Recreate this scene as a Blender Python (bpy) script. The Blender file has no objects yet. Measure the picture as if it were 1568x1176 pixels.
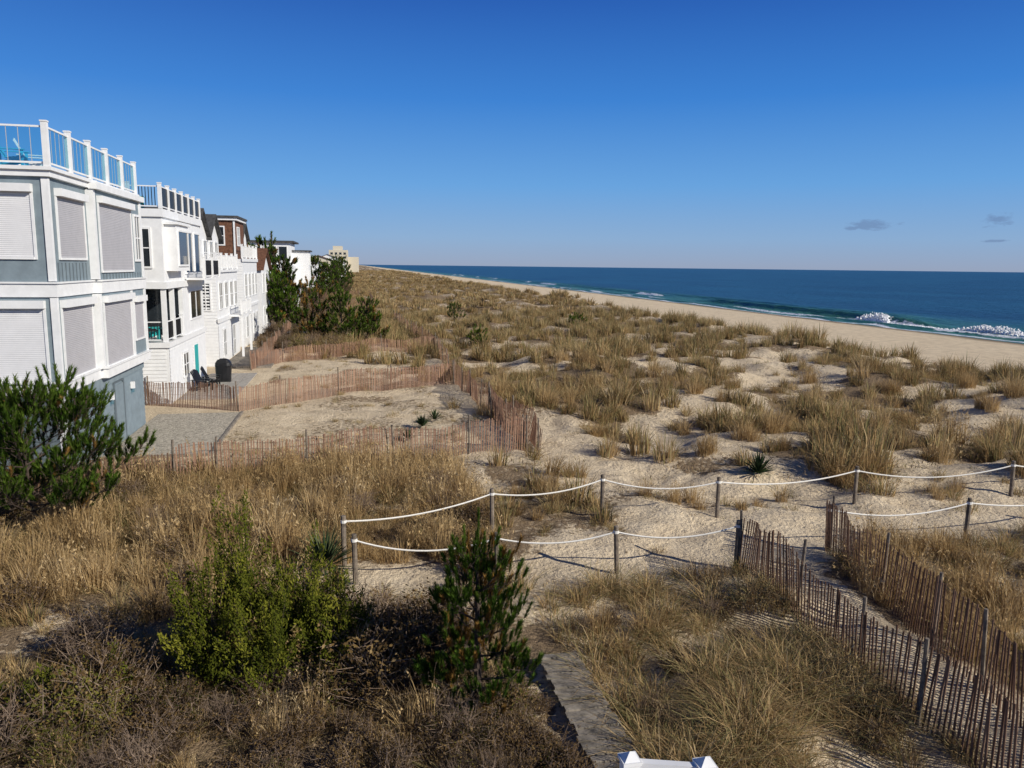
import bpy, math, random
import numpy as np
from mathutils import Matrix, Vector
random.seed(7); rng=np.random.default_rng(7)
scene=bpy.context.scene
R=math.radians
# ------------------------------------------------------------ noise
def vn(x,y,seed=0):
    x=np.asarray(x,float); y=np.asarray(y,float)
    xi=np.floor(x).astype(np.int64); yi=np.floor(y).astype(np.int64)
    fx=x-xi; fy=y-yi; ux=fx*fx*(3-2*fx); uy=fy*fy*(3-2*fy)
    def h(a,b):
        n=(a*374761393+b*668265263+seed*144269504)&0xffffffff
        n=((n^(n>>13))*1274126177)&0xffffffff
        n=n^(n>>16)
        return (n&0xffff)/65535.0
    return (h(xi,yi)*(1-ux)+h(xi+1,yi)*ux)*(1-uy)+(h(xi,yi+1)*(1-ux)+h(xi+1,yi+1)*ux)*uy
def fbm(x,y,seed=0,o=3):
    s=0;a=1;t=0
    for i in range(o):
        s=s+a*vn(x*2**i+i*17.3,y*2**i-i*9.1,seed+i); t+=a; a*=.5
    return s/t
def ss(a,b,x): 
    t=np.clip((x-a)/(b-a),0,1); return t*t*(3-2*t)
def box01(x,a,b,s): return ss(a-s,a+s,x)*(1-ss(b-s,b+s,x))
# ------------------------------------------------------------ terrain
def pathc(x): return 15.45+ss(7,12,x)*1.5
def crestx(y): return 40+2.2*(vn(y/14.0,y*0+3,5)-.5)*2
def TH(x,y):
    x=np.asarray(x,float); y=np.asarray(y,float)
    dune=(fbm(x/5.0,y/5.0,1,3)-.5)*2
    amp=.10+.75*ss(5,12,x)*ss(14,22,y)+.5*ss(70,140,y)*ss(-4,4,x)
    z=dune*amp
    z=z+(fbm(x/1.3,y/1.3,8,2)-.5)*.40*ss(-9,7,x)*(1-ss(42,48,x))
    z=z+(fbm(x/.45,y/.45,18,2)-.5)*.13*(1-ss(20,40,y))
    c=crestx(y)
    z=z+.45*np.exp(-((x-c+4)/5.0)**2)*ss(18,30,y)
    w=ss(c-2,c+8,x)
    beach=-1.7-1.8*np.clip((x-50)/43.0,0,3)+(fbm(x/5,y/9,4,2)-.5)*.16*(1-ss(80,92,x))
    z=z*(1-w)+beach*w
    path=np.exp(-((y-pathc(x))/.9)**2)*ss(-.5,.5,x)*(1-ss(30,36,x))
    z=z*(1-.7*path)-.1*path
    bw=box01(x,2.7,3.8,.25)*(1-ss(11.6,12.1,y)); z=z*(1-bw)
    flat=box01(x,-40,-4.2,.6)*box01(y,23,90,1.5)
    return z*(1-flat)
def veg(x,y):
    x=np.asarray(x,float); y=np.asarray(y,float)
    n=fbm(x/2.6,y/2.6,21,3)
    v=.10+.90*ss(.42,.58,n)
    far=ss(34,80,y)
    v=v*(1-.35*far)+.35*far
    fl=box01(x,-60,3.5,.8)*(1-ss(24.2,25,y)); v=np.maximum(v,fl*(.5+.5*ss(.35,.5,n)))
    fr=box01(x,3.6,8.0,.3)*(1-ss(13.8,14.6,y)); n2=fbm(x/1.2,y/1.2,91,2); v=v*(1-fr)+fr*(.12+.88*ss(.37,.55,n2))
    rr=ss(9.9,10.3,x)*(1-ss(14.5,15.2,y)); v=v*(1-rr)+rr*(.35+.65*ss(.36,.5,n2))
    rp=box01(x,8.15,9.7,.15)*(1-ss(14.5,15.2,y)); v=v*(1-rp)+.12*rp
    mid=box01(x,3.8,14,1)*box01(y,16,26,1.2); v=v*(1-.2*mid)
    mid2=box01(x,6.2,10,1)*box01(y,20,34,1.5); v=v*(1-.65*mid2)
    e1=box01(x,-8,5.7,.15)*box01(y,25.4,41,.3); v=v*(1-e1)+e1*(.07+.35*ss(.48,.62,n))
    e2=box01(x,-6,5.7,.3)*box01(y,37,60,.3); v=v*(1-e2)+e2*(.10+.5*ss(.46,.6,n))
    v=v*(1-.75*box01(x,-.6,7.8,.3)*box01(y,12.9,14.8,.4))
    pt=np.exp(-((y-pathc(x))/.9)**2)*ss(-.4,.1,x)*(1-ss(26,32,x)); v=v*(1-np.clip(pt*1.4,0,1))
    for (bx,by,br) in ((6.2,12.2,1.1),(-5.2,14.6,.7),(5.2,16.9,.9),(10.0,17.2,1.1),(7,24,1.6),(10.5,26.5,1.6),(-.7,15.6,.75)):
        v=v*(1-.93*np.exp(-(((x-bx)/br)**2+((y-by)/br)**2)))
    v=v*(1-box01(x,2.85,3.6,.08)*(1-ss(11.5,11.9,y)))
    g=box01(x,-30,-4.8,.1)*box01(y,26.5,62,.3); v=v*(1-g)
    v=v*(1-ss(crestx(y)-1,crestx(y)+1.2,x))
    return np.clip(v,0,1)
# ------------------------------------------------------------ materials
def nt(name):
    m=bpy.data.materials.new(name); m.use_nodes=True
    t=m.node_tree; b=t.nodes['Principled BSDF']; return m,t,b
def ramp(t,stops,fac):
    r=t.nodes.new('ShaderNodeValToRGB'); e=r.color_ramp.elements
    while len(e)<len(stops): e.new(.5)
    for i,(p,c) in enumerate(stops): e[i].position=p; e[i].color=(*c,1)
    t.links.new(fac,r.inputs[0]); return r
def noise(t,scale,detail=4,rough=.6,vec=None):
    n=t.nodes.new('ShaderNodeTexNoise'); n.inputs['Scale'].default_value=scale
    n.inputs['Detail'].default_value=detail; n.inputs['Roughness'].default_value=rough
    if vec: t.links.new(vec,n.inputs['Vector'])
    return n
def posn(t): return t.nodes.new('ShaderNodeNewGeometry').outputs['Position']
def simple(name,col,rough=.6,var=.12,scale=3.0,bump=0,spec=.3,metal=0):
    m,t,b=nt(name); p=posn(t)
    n=noise(t,scale,3,.65,p)
    lo=tuple(c*(1-var*1.6) for c in col); hi=tuple(min(1,c*(1+var)) for c in col)
    r=ramp(t,[(.3,lo),(.7,hi)],n.outputs[0]); t.links.new(r.outputs[0],b.inputs['Base Color'])
    b.inputs['Roughness'].default_value=rough; b.inputs['Specular IOR Level'].default_value=spec
    b.inputs['Metallic'].default_value=metal
    if bump:
        n2=noise(t,scale*12,2,.6,p); bp=t.nodes.new('ShaderNodeBump'); bp.inputs['Strength'].default_value=bump
        bp.inputs['Distance'].default_value=.01; t.links.new(n2.outputs[0],bp.inputs['Height']); t.links.new(bp.outputs[0],b.inputs['Normal'])
    return m
def foliage(name,stops,transl=.25,rough=.6):
    m,t,b=nt(name)
    a=t.nodes.new('ShaderNodeAttribute'); a.attribute_name='rnd'
    oi=t.nodes.new('ShaderNodeObjectInfo')
    mx=t.nodes.new('ShaderNodeMath'); mx.operation='MULTIPLY_ADD'; mx.inputs[1].default_value=.6
    m2=t.nodes.new('ShaderNodeMath'); m2.operation='MULTIPLY'; m2.inputs[1].default_value=.4
    t.links.new(oi.outputs['Random'],m2.inputs[0]); t.links.new(a.outputs['Fac'],mx.inputs[0]); t.links.new(m2.outputs[0],mx.inputs[2])
    r=ramp(t,stops,mx.outputs[0])
    t.nodes.remove(b)
    df=t.nodes.new('ShaderNodeBsdfDiffuse'); t.links.new(r.outputs[0],df.inputs[0])
    if transl<=0: t.links.new(df.outputs[0],t.nodes['Material Output'].inputs[0]); return m
    tr=t.nodes.new('ShaderNodeBsdfTranslucent'); t.links.new(r.outputs[0],tr.inputs[0])
    ms=t.nodes.new('ShaderNodeMixShader'); ms.inputs[0].default_value=transl
    t.links.new(df.outputs[0],ms.inputs[1]); t.links.new(tr.outputs[0],ms.inputs[2])
    t.links.new(ms.outputs[0],t.nodes['Material Output'].inputs[0])
    return m
M_white=simple('white_paint',(.76,.765,.765),.5,.05)
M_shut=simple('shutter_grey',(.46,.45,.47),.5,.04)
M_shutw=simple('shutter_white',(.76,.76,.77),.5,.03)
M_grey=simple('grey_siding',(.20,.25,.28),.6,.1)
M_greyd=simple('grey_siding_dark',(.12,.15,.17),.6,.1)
M_shingle=simple('brown_shingle',(.15,.07,.04),.8,.3,6,.5)
M_roof=simple('roof_shingle',(.07,.07,.07),.8,.3,4,.5)
M_cream=simple('cream_wall',(.58,.53,.42),.7,.1)
M_black=simple('black_paint',(.015,.015,.017),.4,.1)
M_teal=simple('teal_paint',(.02,.36,.36),.5,.1)
M_blue=simple('blue_plastic',(.05,.42,.62),.5,.1)
M_wood=simple('weathered_wood',(.25,.22,.18),.85,.35,5,.6)
M_post=simple('grey_post_wood',(.19,.155,.12),.85,.35,7,.6)
M_rope=simple('rope_white',(.72,.70,.65),.8,.1,30)
M_bark=simple('pine_bark',(.07,.05,.04),.9,.3,12)
M_wire=simple('fence_wire',(.1,.09,.08),.5,.1,metal=.6)
M_winf=simple('window_dark',(.02,.025,.03),.08,.1,spec=.8)
M_stone=simple('paver',(.38,.35,.31),.8,.2,4,.5)
M_foam=simple('sea_foam',(.90,.90,.90),.7,.05,1.5,.3)
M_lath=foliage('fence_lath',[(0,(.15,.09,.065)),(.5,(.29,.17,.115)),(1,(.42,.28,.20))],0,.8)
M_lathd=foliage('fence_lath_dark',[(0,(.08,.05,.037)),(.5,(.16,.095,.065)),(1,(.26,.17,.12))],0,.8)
M_grass=foliage('dry_grass',[(0,(.15,.095,.04)),(.35,(.36,.24,.11)),(.7,(.54,.39,.20)),(1,(.70,.56,.34))],.3)
M_grassg=foliage('beach_grass_green',[(0,(.07,.07,.03)),(.4,(.19,.17,.07)),(.75,(.38,.32,.15)),(1,(.54,.45,.25))],.3)
M_grassd=foliage('dry_litter',[(0,(.05,.035,.022)),(.5,(.14,.095,.055)),(1,(.32,.23,.14))],.15)
M_leafb=foliage('bayberry_leaf',[(0,(.035,.022,.012)),(.4,(.11,.07,.032)),(.7,(.19,.125,.05)),(1,(.36,.26,.13))],.25)
M_leafy=foliage('olive_leaf',[(0,(.035,.04,.010)),(.5,(.12,.12,.025)),(1,(.30,.26,.06))],.3)
M_twig=foliage('twig',[(0,(.08,.055,.04)),(1,(.32,.24,.18))],0,.9)
M_needle=foliage('pine_needle',[(0,(.018,.040,.007)),(.4,(.055,.105,.015)),(.8,(.13,.195,.028)),(1,(.25,.28,.06))],.3,.45)
M_needleb=foliage('pine_needle_old',[(0,(.10,.06,.02)),(.6,(.27,.15,.04)),(1,(.36,.24,.08))],.15)
M_cedar=foliage('cedar_leaf',[(0,(.012,.022,.004)),(.4,(.048,.06,.009)),(.8,(.11,.12,.015)),(1,(.22,.21,.03))],.2)
M_yucca=foliage('yucca_leaf',[(0,(.02,.035,.02)),(.6,(.06,.09,.04)),(1,(.24,.23,.12))],.1,.5)
def glassmat():
    m,t,b=nt('rail_glass'); t.nodes.remove(b)
    g=t.nodes.new('ShaderNodeBsdfGlossy'); g.inputs[0].default_value=(.75,.9,.95,1); g.inputs[1].default_value=.02
    tr=t.nodes.new('ShaderNodeBsdfTransparent'); tr.inputs[0].default_value=(.72,.88,.92,1)
    ms=t.nodes.new('ShaderNodeMixShader'); ms.inputs[0].default_value=.12
    t.links.new(tr.outputs[0],ms.inputs[1]); t.links.new(g.outputs[0],ms.inputs[2])
    t.links.new(ms.outputs[0],t.nodes['Material Output'].inputs[0]); return m
M_glass=glassmat()
def sandmat():
    m,t,b=nt('sand'); p=posn(t)
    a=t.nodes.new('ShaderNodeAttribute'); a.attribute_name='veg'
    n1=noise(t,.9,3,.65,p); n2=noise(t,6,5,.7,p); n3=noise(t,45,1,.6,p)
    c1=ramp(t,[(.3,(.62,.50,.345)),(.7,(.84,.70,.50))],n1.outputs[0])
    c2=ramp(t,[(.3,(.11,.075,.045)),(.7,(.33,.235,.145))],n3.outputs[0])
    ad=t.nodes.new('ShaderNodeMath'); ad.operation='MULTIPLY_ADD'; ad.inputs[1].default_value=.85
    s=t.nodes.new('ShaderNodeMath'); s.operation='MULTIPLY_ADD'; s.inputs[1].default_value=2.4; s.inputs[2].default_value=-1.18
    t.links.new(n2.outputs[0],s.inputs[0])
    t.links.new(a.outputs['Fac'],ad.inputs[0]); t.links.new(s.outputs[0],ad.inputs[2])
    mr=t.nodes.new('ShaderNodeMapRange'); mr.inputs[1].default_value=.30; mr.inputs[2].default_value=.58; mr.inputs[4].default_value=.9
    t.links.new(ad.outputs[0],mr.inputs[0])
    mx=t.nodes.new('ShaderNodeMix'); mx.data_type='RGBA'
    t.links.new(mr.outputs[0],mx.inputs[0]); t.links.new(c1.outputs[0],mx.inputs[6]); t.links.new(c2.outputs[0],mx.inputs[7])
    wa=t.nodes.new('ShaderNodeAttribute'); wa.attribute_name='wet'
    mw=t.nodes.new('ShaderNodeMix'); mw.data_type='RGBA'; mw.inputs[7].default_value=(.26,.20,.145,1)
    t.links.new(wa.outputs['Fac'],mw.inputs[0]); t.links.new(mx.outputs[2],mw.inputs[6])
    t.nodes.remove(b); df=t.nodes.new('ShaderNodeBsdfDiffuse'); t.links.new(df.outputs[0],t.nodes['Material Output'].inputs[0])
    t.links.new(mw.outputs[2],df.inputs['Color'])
    b2=t.nodes.new('ShaderNodeBump'); b2.inputs['Strength'].default_value=1.0; b2.inputs['Distance'].default_value=.19
    t.links.new(n2.outputs[0],b2.inputs['Height']); t.links.new(b2.outputs[0],df.inputs['Normal'])
    return m
M_sand=sandmat()
def gravelmat():
    m,t,b=nt('gravel'); p=posn(t)
    v=t.nodes.new('ShaderNodeTexVoronoi'); v.inputs['Scale'].default_value=14; t.links.new(p,v.inputs['Vector'])
    bw=t.nodes.new('ShaderNodeRGBToBW'); t.links.new(v.outputs['Color'],bw.inputs[0])
    r=ramp(t,[(.1,(.22,.20,.16)),(.9,(.54,.48,.38))],bw.outputs[0]); t.links.new(r.outputs[0],b.inputs['Base Color'])
    bp=t.nodes.new('ShaderNodeBump'); bp.inputs['Strength'].default_value=.8; bp.inputs['Distance'].default_value=.03; bp.invert=True
    t.links.new(v.outputs['Distance'],bp.inputs['Height']); t.links.new(bp.outputs[0],b.inputs['Normal']); b.inputs['Roughness'].default_value=.9
    return m
M_gravel=gravelmat()
def seamat():
    m,t,b=nt('sea_water'); p=posn(t)
    mp=t.nodes.new('ShaderNodeMapping'); mp.inputs['Scale'].default_value=(1,.45,1); t.links.new(p,mp.inputs[0])
    n1=noise(t,.35,5,.6,mp.outputs[0]); n2=noise(t,.02,3,.6,mp.outputs[0]); n3=noise(t,1.6,5,.7,mp.outputs[0])
    a=t.nodes.new('ShaderNodeAttribute'); a.attribute_name='shore'
    f=t.nodes.new('ShaderNodeAttribute'); f.attribute_name='foam'
    deep=ramp(t,[(.35,(.006,.050,.105)),(.65,(.014,.090,.16))],n2.outputs[0])
    sh=ramp(t,[(.3,(.025,.12,.09)),(.7,(.07,.21,.15))],n1.outputs[0])
    mx=t.nodes.new('ShaderNodeMix'); mx.data_type='RGBA'
    t.links.new(a.outputs['Fac'],mx.inputs[0]); t.links.new(deep.outputs[0],mx.inputs[6]); t.links.new(sh.outputs[0],mx.inputs[7])
    ad=t.nodes.new('ShaderNodeMath'); ad.operation='ADD'; t.links.new(f.outputs['Fac'],ad.inputs[0]); t.links.new(n3.outputs[0],ad.inputs[1])
    mr=t.nodes.new('ShaderNodeMapRange'); mr.inputs[1].default_value=.92; mr.inputs[2].default_value=1.04; t.links.new(ad.outputs[0],mr.inputs[0])
    mf=t.nodes.new('ShaderNodeMix'); mf.data_type='RGBA'; mf.inputs[7].default_value=(.8,.82,.83,1)
    t.links.new(mr.outputs[0],mf.inputs[0]); t.links.new(mx.outputs[2],mf.inputs[6]); t.links.new(mf.outputs[2],b.inputs['Base Color'])
    b.inputs['Roughness'].default_value=.35; b.inputs['IOR'].default_value=1.33; b.inputs['Specular IOR Level'].default_value=.3
    b1=t.nodes.new('ShaderNodeBump'); b1.inputs['Strength'].default_value=1; b1.inputs['Distance'].default_value=1.2; t.links.new(n1.outputs[0],b1.inputs['Height'])
    b2=t.nodes.new('ShaderNodeBump'); b2.inputs['Strength'].default_value=.8; b2.inputs['Distance'].default_value=.25; t.links.new(n3.outputs[0],b2.inputs['Height']); t.links.new(b1.outputs[0],b2.inputs['Normal'])
    t.links.new(b2.outputs[0],b.inputs['Normal'])
    return m
M_sea=seamat()
# ------------------------------------------------------------ mesh builder
class MB:
    def __init__(s): s.v=[];s.f=[];s.m=[];s.r=[];s.mats=[]
    def mi(s,mat):
        if mat not in s.mats: s.mats.append(mat)
        return s.mats.index(mat)
    def face(s,vs,mat,r=None):
        n=len(s.v); s.v.extend([tuple(p) for p in vs]); s.f.append(tuple(range(n,n+len(vs)))); s.m.append(s.mi(mat)); s.r.append(random.random() if r is None else r)
    def hexa(s,b,t,mat,r=None):
        n=len(s.v); s.v.extend([tuple(p) for p in b]+[tuple(p) for p in t]); k=s.mi(mat); r=random.random() if r is None else r
        for f in ((3,2,1,0),(4,5,6,7),(0,1,5,4),(1,2,6,5),(2,3,7,6),(3,0,4,7)):
            s.f.append(tuple(n+i for i in f)); s.m.append(k); s.r.append(r)
    def box(s,x0,x1,y0,y1,z0,z1,mat,r=None):
        if x0>x1:x0,x1=x1,x0
        if y0>y1:y0,y1=y1,y0
        if z0>z1:z0,z1=z1,z0
        s.hexa([(x0,y0,z0),(x1,y0,z0),(x1,y1,z0),(x0,y1,z0)],[(x0,y0,z1),(x1,y0,z1),(x1,y1,z1),(x0,y1,z1)],mat,r)
    def tube(s,pts,rad,mat,n=6,r=None,cap=True):
        k=s.mi(mat); rr=random.random() if r is None else r; base=len(s.v)
        pts=[Vector(p) for p in pts]
        for i,p in enumerate(pts):
            d=(pts[min(i+1,len(pts)-1)]-pts[max(i-1,0)]).normalized()
            a=d.cross(Vector((0,0,1))).normalized() if abs(d.z)<.99 else Vector((1,0,0))
            b=d.cross(a)
            q=rad[i] if hasattr(rad,'__len__') else rad
            for j in range(n):
                an=2*math.pi*j/n; s.v.append(tuple(p+a*math.cos(an)*q+b*math.sin(an)*q))
        for i in range(len(pts)-1):
            for j in range(n):
                s.f.append((base+i*n+j,base+i*n+(j+1)%n,base+(i+1)*n+(j+1)%n,base+(i+1)*n+j)); s.m.append(k); s.r.append(rr)
        if cap:
            s.f.append(tuple(base+(len(pts)-1)*n+j for j in range(n))); s.m.append(k); s.r.append(rr)
    def mesh(s,name):
        me=bpy.data.meshes.new(name); me.from_pydata(s.v,[],s.f)
        for m in s.mats: me.materials.append(m)
        me.polygons.foreach_set('material_index',s.m)
        a=me.attributes.new('rnd','FLOAT','FACE'); a.data.foreach_set('value',s.r); me.update(); return me
    def obj(s,name,parent=None,coll=None,loc=None):
        o=bpy.data.objects.new(name,s.mesh(name)); (coll or scene.collection).objects.link(o)
        if parent: o.parent=parent
        if loc: o.location=loc
        return o
def empty(name,loc=(0,0,0)):
    e=bpy.data.objects.new(name,None); scene.collection.objects.link(e); e.empty_display_size=.3; e.location=loc; return e
def hz(x,y): return float(TH(x,y))
# ------------------------------------------------------------ ground
def grid(name,xs,ys,zf,mat,attrs):
    X,Y=np.meshgrid(xs,ys); Z=zf(X,Y); nx,ny=len(xs),len(ys)
    co=np.stack([X,Y,Z],-1).reshape(-1,3)
    i=np.arange(nx-1); j=np.arange(ny-1); I,J=np.meshgrid(i,j); a=(J*nx+I).ravel()
    fc=np.stack([a,a+1,a+nx+1,a+nx],-1)
    me=bpy.data.meshes.new(name); me.vertices.add(len(co)); me.vertices.foreach_set('co',co.ravel())
    me.loops.add(len(fc)*4); me.polygons.add(len(fc)); me.loops.foreach_set('vertex_index',fc.ravel().astype(np.int32))
    me.polygons.foreach_set('loop_start',np.arange(0,len(fc)*4,4,dtype=np.int32)); me.polygons.foreach_set('loop_total',np.full(len(fc),4,dtype=np.int32))
    me.update(calc_edges=True); me.validate()
    me.polygons.foreach_set('use_smooth',np.ones(len(me.polygons),bool))
    for k,fn in attrs.items():
        at=me.attributes.new(k,'FLOAT','POINT'); at.data.foreach_set('value',fn(X,Y).ravel().astype(np.float32))
    me.materials.append(mat); o=bpy.data.objects.new(name,me); scene.collection.objects.link(o); return o
def geo(a,b,n): return a*(b/a)**(np.arange(1,n+1)/n)
xs=np.concatenate([-geo(12,6000,30)[::-1],np.arange(-12,14,.12),np.arange(14,46,.22),np.arange(46,100,1.0),np.linspace(100,140,12)])
ys=np.concatenate([-geo(6,800,12)[::-1],np.arange(-6,6,1.5),np.arange(6,26,.12),np.arange(26,60,.22),geo(60,15000,170)-0,])
ys=np.unique(ys)
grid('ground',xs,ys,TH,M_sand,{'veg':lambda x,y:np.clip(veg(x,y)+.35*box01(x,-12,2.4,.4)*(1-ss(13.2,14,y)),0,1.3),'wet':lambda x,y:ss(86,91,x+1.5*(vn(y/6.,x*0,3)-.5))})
# ------------------------------------------------------------ sea
SL=-3.45
def ridge(x,y,xc,w,y0,y1,amp,sd):
    c=xc+1.6*(vn(y/25.,y*0+sd,sd)-.5)*2
    g=ss(y0,y0+18,y)*(1-ss(y1-25,y1,y))
    d=x-c; prof=np.exp(-np.where(d<0,(d/(w*.55))**2,(d/(w*1.6))**2))
    return amp*g*prof
def SZ(x,y):
    z=SL+(fbm(x/5.,y/16.,31,3)-.5)*.35*ss(90,100,x)*(1-ss(500,900,np.hypot(x,y)))
    z=z+ridge(x,y,101,2.4,95,118,1.1,2)+ridge(x,y,103,2.6,112,230,1.2,3)+ridge(x,y,97,1.5,60,400,.35,4)+ridge(x,y,115,4,130,520,.7,6)+ridge(x,y,108,3,250,900,.8,7)
    return z
def foam(x,y):
    edge=93.0+1.8*(vn(y/9.,y*0,9)-.5)*2
    f=.66*np.exp(-((x-edge)/1.2)**2)+.6*np.exp(-((x-edge-3.8)/1.1)**2)*ss(.3,.55,vn(y/15.,y*0,12))
    f=f+.75*(ridge(x,y,99.8,2.2,92,122,1,2)>.35)+.6*(ridge(x,y,106.,1.1,250,900,1,7)>.4)*ss(.45,.55,vn(y/30.,y*0,14))
    f=f+.5*np.exp(-((x-98)/1.8)**2)*ss(.45,.65,vn(y/20.,y*0,15))
    f=f+.55*np.exp(-((x-99)/2.5)**2)*box01(y,112,150,5)
    return np.clip(f,0,1)
sx=np.concatenate([np.arange(84,124,.5),geo(124,40000,60)]); sy=np.concatenate([-geo(20,3000,10)[::-1],np.arange(-20,60,8),np.arange(60,420,1.0),geo(420,45000,110)])
sy=np.unique(sy)
grid('sea',sx,sy,SZ,M_sea,{'foam':foam,'shore':lambda x,y:(1-ss(98,128,x+10*(vn(y/30.,x/20.,4)-.5)))})
def blobs(mb,cx,cy,cz,lx,ly,lz,n,mat):
    for i in range(n):
        y=random.gauss(0,.42); y=max(-1,min(1,y)); x=random.uniform(-1,1)
        env=(1-abs(y)**1.6)*(.45+.55*float(vn((cy+y*ly)/1.3,3.3,5)))
        z=random.random()**1.6*env
        r=random.uniform(.06,.26)*(1.2-z)
        c=Vector((cx+x*lx*(1-.6*z),cy+y*ly,cz+z*lz)); t=[]; nn=5
        for a in range(nn):
            for b_ in range(3):
                ph=-.9+b_*.9; th=2*math.pi*(a+random.random()*.5)/nn; q=r*random.uniform(.7,1.3)
                t.append(c+Vector((math.cos(th)*math.cos(ph)*q,math.sin(th)*math.cos(ph)*q,math.sin(ph)*q)))
        top=c+Vector((0,0,r*1.1))
        for a in range(nn):
            A=a*3;B=((a+1)%nn)*3
            for b_ in range(2): mb.face([t[A+b_],t[B+b_],t[B+b_+1],t[A+b_+1]],mat)
            mb.face([t[A+2],t[B+2],top],mat)
mb=MB(); blobs(mb,100.8,134,-3.3,1.3,5.5,2.4,700,M_foam); blobs(mb,99.9,104.5,-3.3,1.2,8,1.7,800,M_foam); blobs(mb,98,118,-3.4,1,8,.4,200,M_foam)
mb.obj('breaking_wave')
# ------------------------------------------------------------ scatter
def scatter(name,P,rot,scl,idx,coll):
    me=bpy.data.meshes.new(name); me.from_pydata([tuple(p) for p in P],[],[])
    a=me.attributes.new('rot','FLOAT_VECTOR','POINT'); a.data.foreach_set('vector',np.asarray(rot,np.float32).ravel())
    a=me.attributes.new('scl','FLOAT_VECTOR','POINT'); a.data.foreach_set('vector',np.asarray(scl,np.float32).ravel())
    a=me.attributes.new('idx','INT','POINT'); a.data.foreach_set('value',np.asarray(idx,np.int32))
    o=bpy.data.objects.new(name,me); scene.collection.objects.link(o)
    g=bpy.data.node_groups.new(name,'GeometryNodeTree')
    g.interface.new_socket('Geometry',in_out='INPUT',socket_type='NodeSocketGeometry'); g.interface.new_socket('Geometry',in_out='OUTPUT',socket_type='NodeSocketGeometry')
    N=g.nodes.new; L=g.links.new
    gi=N('NodeGroupInput'); go=N('NodeGroupOutput'); ip=N('GeometryNodeInstanceOnPoints'); ci=N('GeometryNodeCollectionInfo')
    ci.inputs['Collection'].default_value=coll; ci.inputs['Separate Children'].default_value=True; ci.inputs['Reset Children'].default_value=True
    def na(n,t):
        q=N('GeometryNodeInputNamedAttribute'); q.data_type=t; q.inputs['Name'].default_value=n
        return [s for s in q.outputs if s.enabled and s.name=='Attribute'][0]
    er=N('FunctionNodeEulerToRotation')
    L(gi.outputs[0],ip.inputs['Points']); L(ci.outputs[0],ip.inputs['Instance']); ip.inputs['Pick Instance'].default_value=True
    L(na('idx','INT'),ip.inputs['Instance Index']); L(na('rot','FLOAT_VECTOR'),er.inputs[0]); L(er.outputs[0],ip.inputs['Rotation']); L(na('scl','FLOAT_VECTOR'),ip.inputs['Scale'])
    L(ip.outputs[0],go.inputs[0])
    md=o.modifiers.new('scatter','NODES'); md.node_group=g
    print(name,len(P))
    return o
def blade(mb,base,az,h,lean,w,mat,r,droop=.3,segs=3):
    d=Vector((math.cos(az),math.sin(az),0)); ws=az+math.pi/2+random.uniform(-1.2,1.2); wv=Vector((math.cos(ws),math.sin(ws),0))
    pts=[]
    for i in range(segs+1):
        t=i/segs; pts.append(Vector(base)+d*(lean*t**1.8)+Vector((0,0,h*(t-droop*t**3))))
    for i in range(segs):
        w0=w*(1-i/segs)**.7; w1=w*(1-(i+1)/segs)**.7
        if i==segs-1: mb.face([pts[i]-wv*w0,pts[i]+wv*w0,pts[i+1]],mat,r)
        else: mb.face([pts[i]-wv*w0,pts[i]+wv*w0,pts[i+1]+wv*w1,pts[i+1]-wv*w1],mat,r)
    return pts[-1]
def tuft(name,coll,n,h,rad,spread,w,mats,heads=0,droop=.3,segs=3):
    mb=MB()
    for i in range(n):
        a=random.uniform(0,6.283); q=rad*math.sqrt(random.random()); b=(math.cos(a)*q,math.sin(a)*q,-.05)
        az=a+random.gauss(0,.6); hh=h*random.uniform(.45,1.05)*(1-.3*q/rad); ln=spread*random.random()*(.4+q/rad)
        r=min(1,max(0,random.gauss(.5,.24)))
        e=blade(mb,b,az,hh,ln,w*random.uniform(.6,1.2),random.choice(mats),r,droop*random.uniform(.4,1.4),segs)
        if i<heads:
            for k in range(6):
                p=e+Vector((random.gauss(0,.01),random.gauss(0,.01),random.uniform(-.16,.03)))
                mb.face([p,p+Vector((random.gauss(0,.02),random.gauss(0,.02),.03)),p+Vector((random.gauss(0,.02),random.gauss(0,.02),-.02))],mats[0],.75)
    return mb.obj(name,coll=coll)
CG=bpy.data.collections.new('grass_sources')
for k in range(3): tuft('tuft_a%d'%k,CG,120,1.0,.20,.38,.008,[M_grass],droop=.25)         #0-2 upright tan
for k in range(3): tuft('tuft_b%d'%k,CG,110,.85,.2,.75,.0075,[M_grass,M_grass,M_grassg],droop=.5)  #3-5 arching
for k in range(2): tuft('tuft_c%d'%k,CG,70,.6,.3,.4,.007,[M_grassg,M_grass],droop=.3)      #6-7 greenish sparse
for k in range(2): tuft('tuft_d%d'%k,CG,50,.24,.35,.25,.010,[M_grassd,M_grass],droop=.6,segs=2)  #8-9 litter/stubble
for k in range(2): tuft('tuft_e%d'%k,CG,80,1.25,.2,.35,.006,[M_grass],heads=24,droop=.2)   #10-11 seed heads
for k in range(3): tuft('tuft_f%d'%k,CG,90,1.0,.24,.42,.014,[M_grass,M_grass,M_grassg],droop=.25,segs=2)       #12-14 mid distance
for k in range(2): tuft('tuft_g%d'%k,CG,40,.9,.3,.45,.035,[M_grass,M_grass,M_grassg],droop=.25,segs=2)   #15-16 far
tuft('tuft_h0',CG,120,.95,.22,.9,.007,[M_grassg,M_grass,M_grass],droop=.5) #17 long green
for k in range(2): tuft('tuft_i%d'%k,CG,16,.34,.45,.3,.011,[M_grassd,M_grassd,M_grassg],droop=.7,segs=2)  #18-19 sparse dark stems
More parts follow.
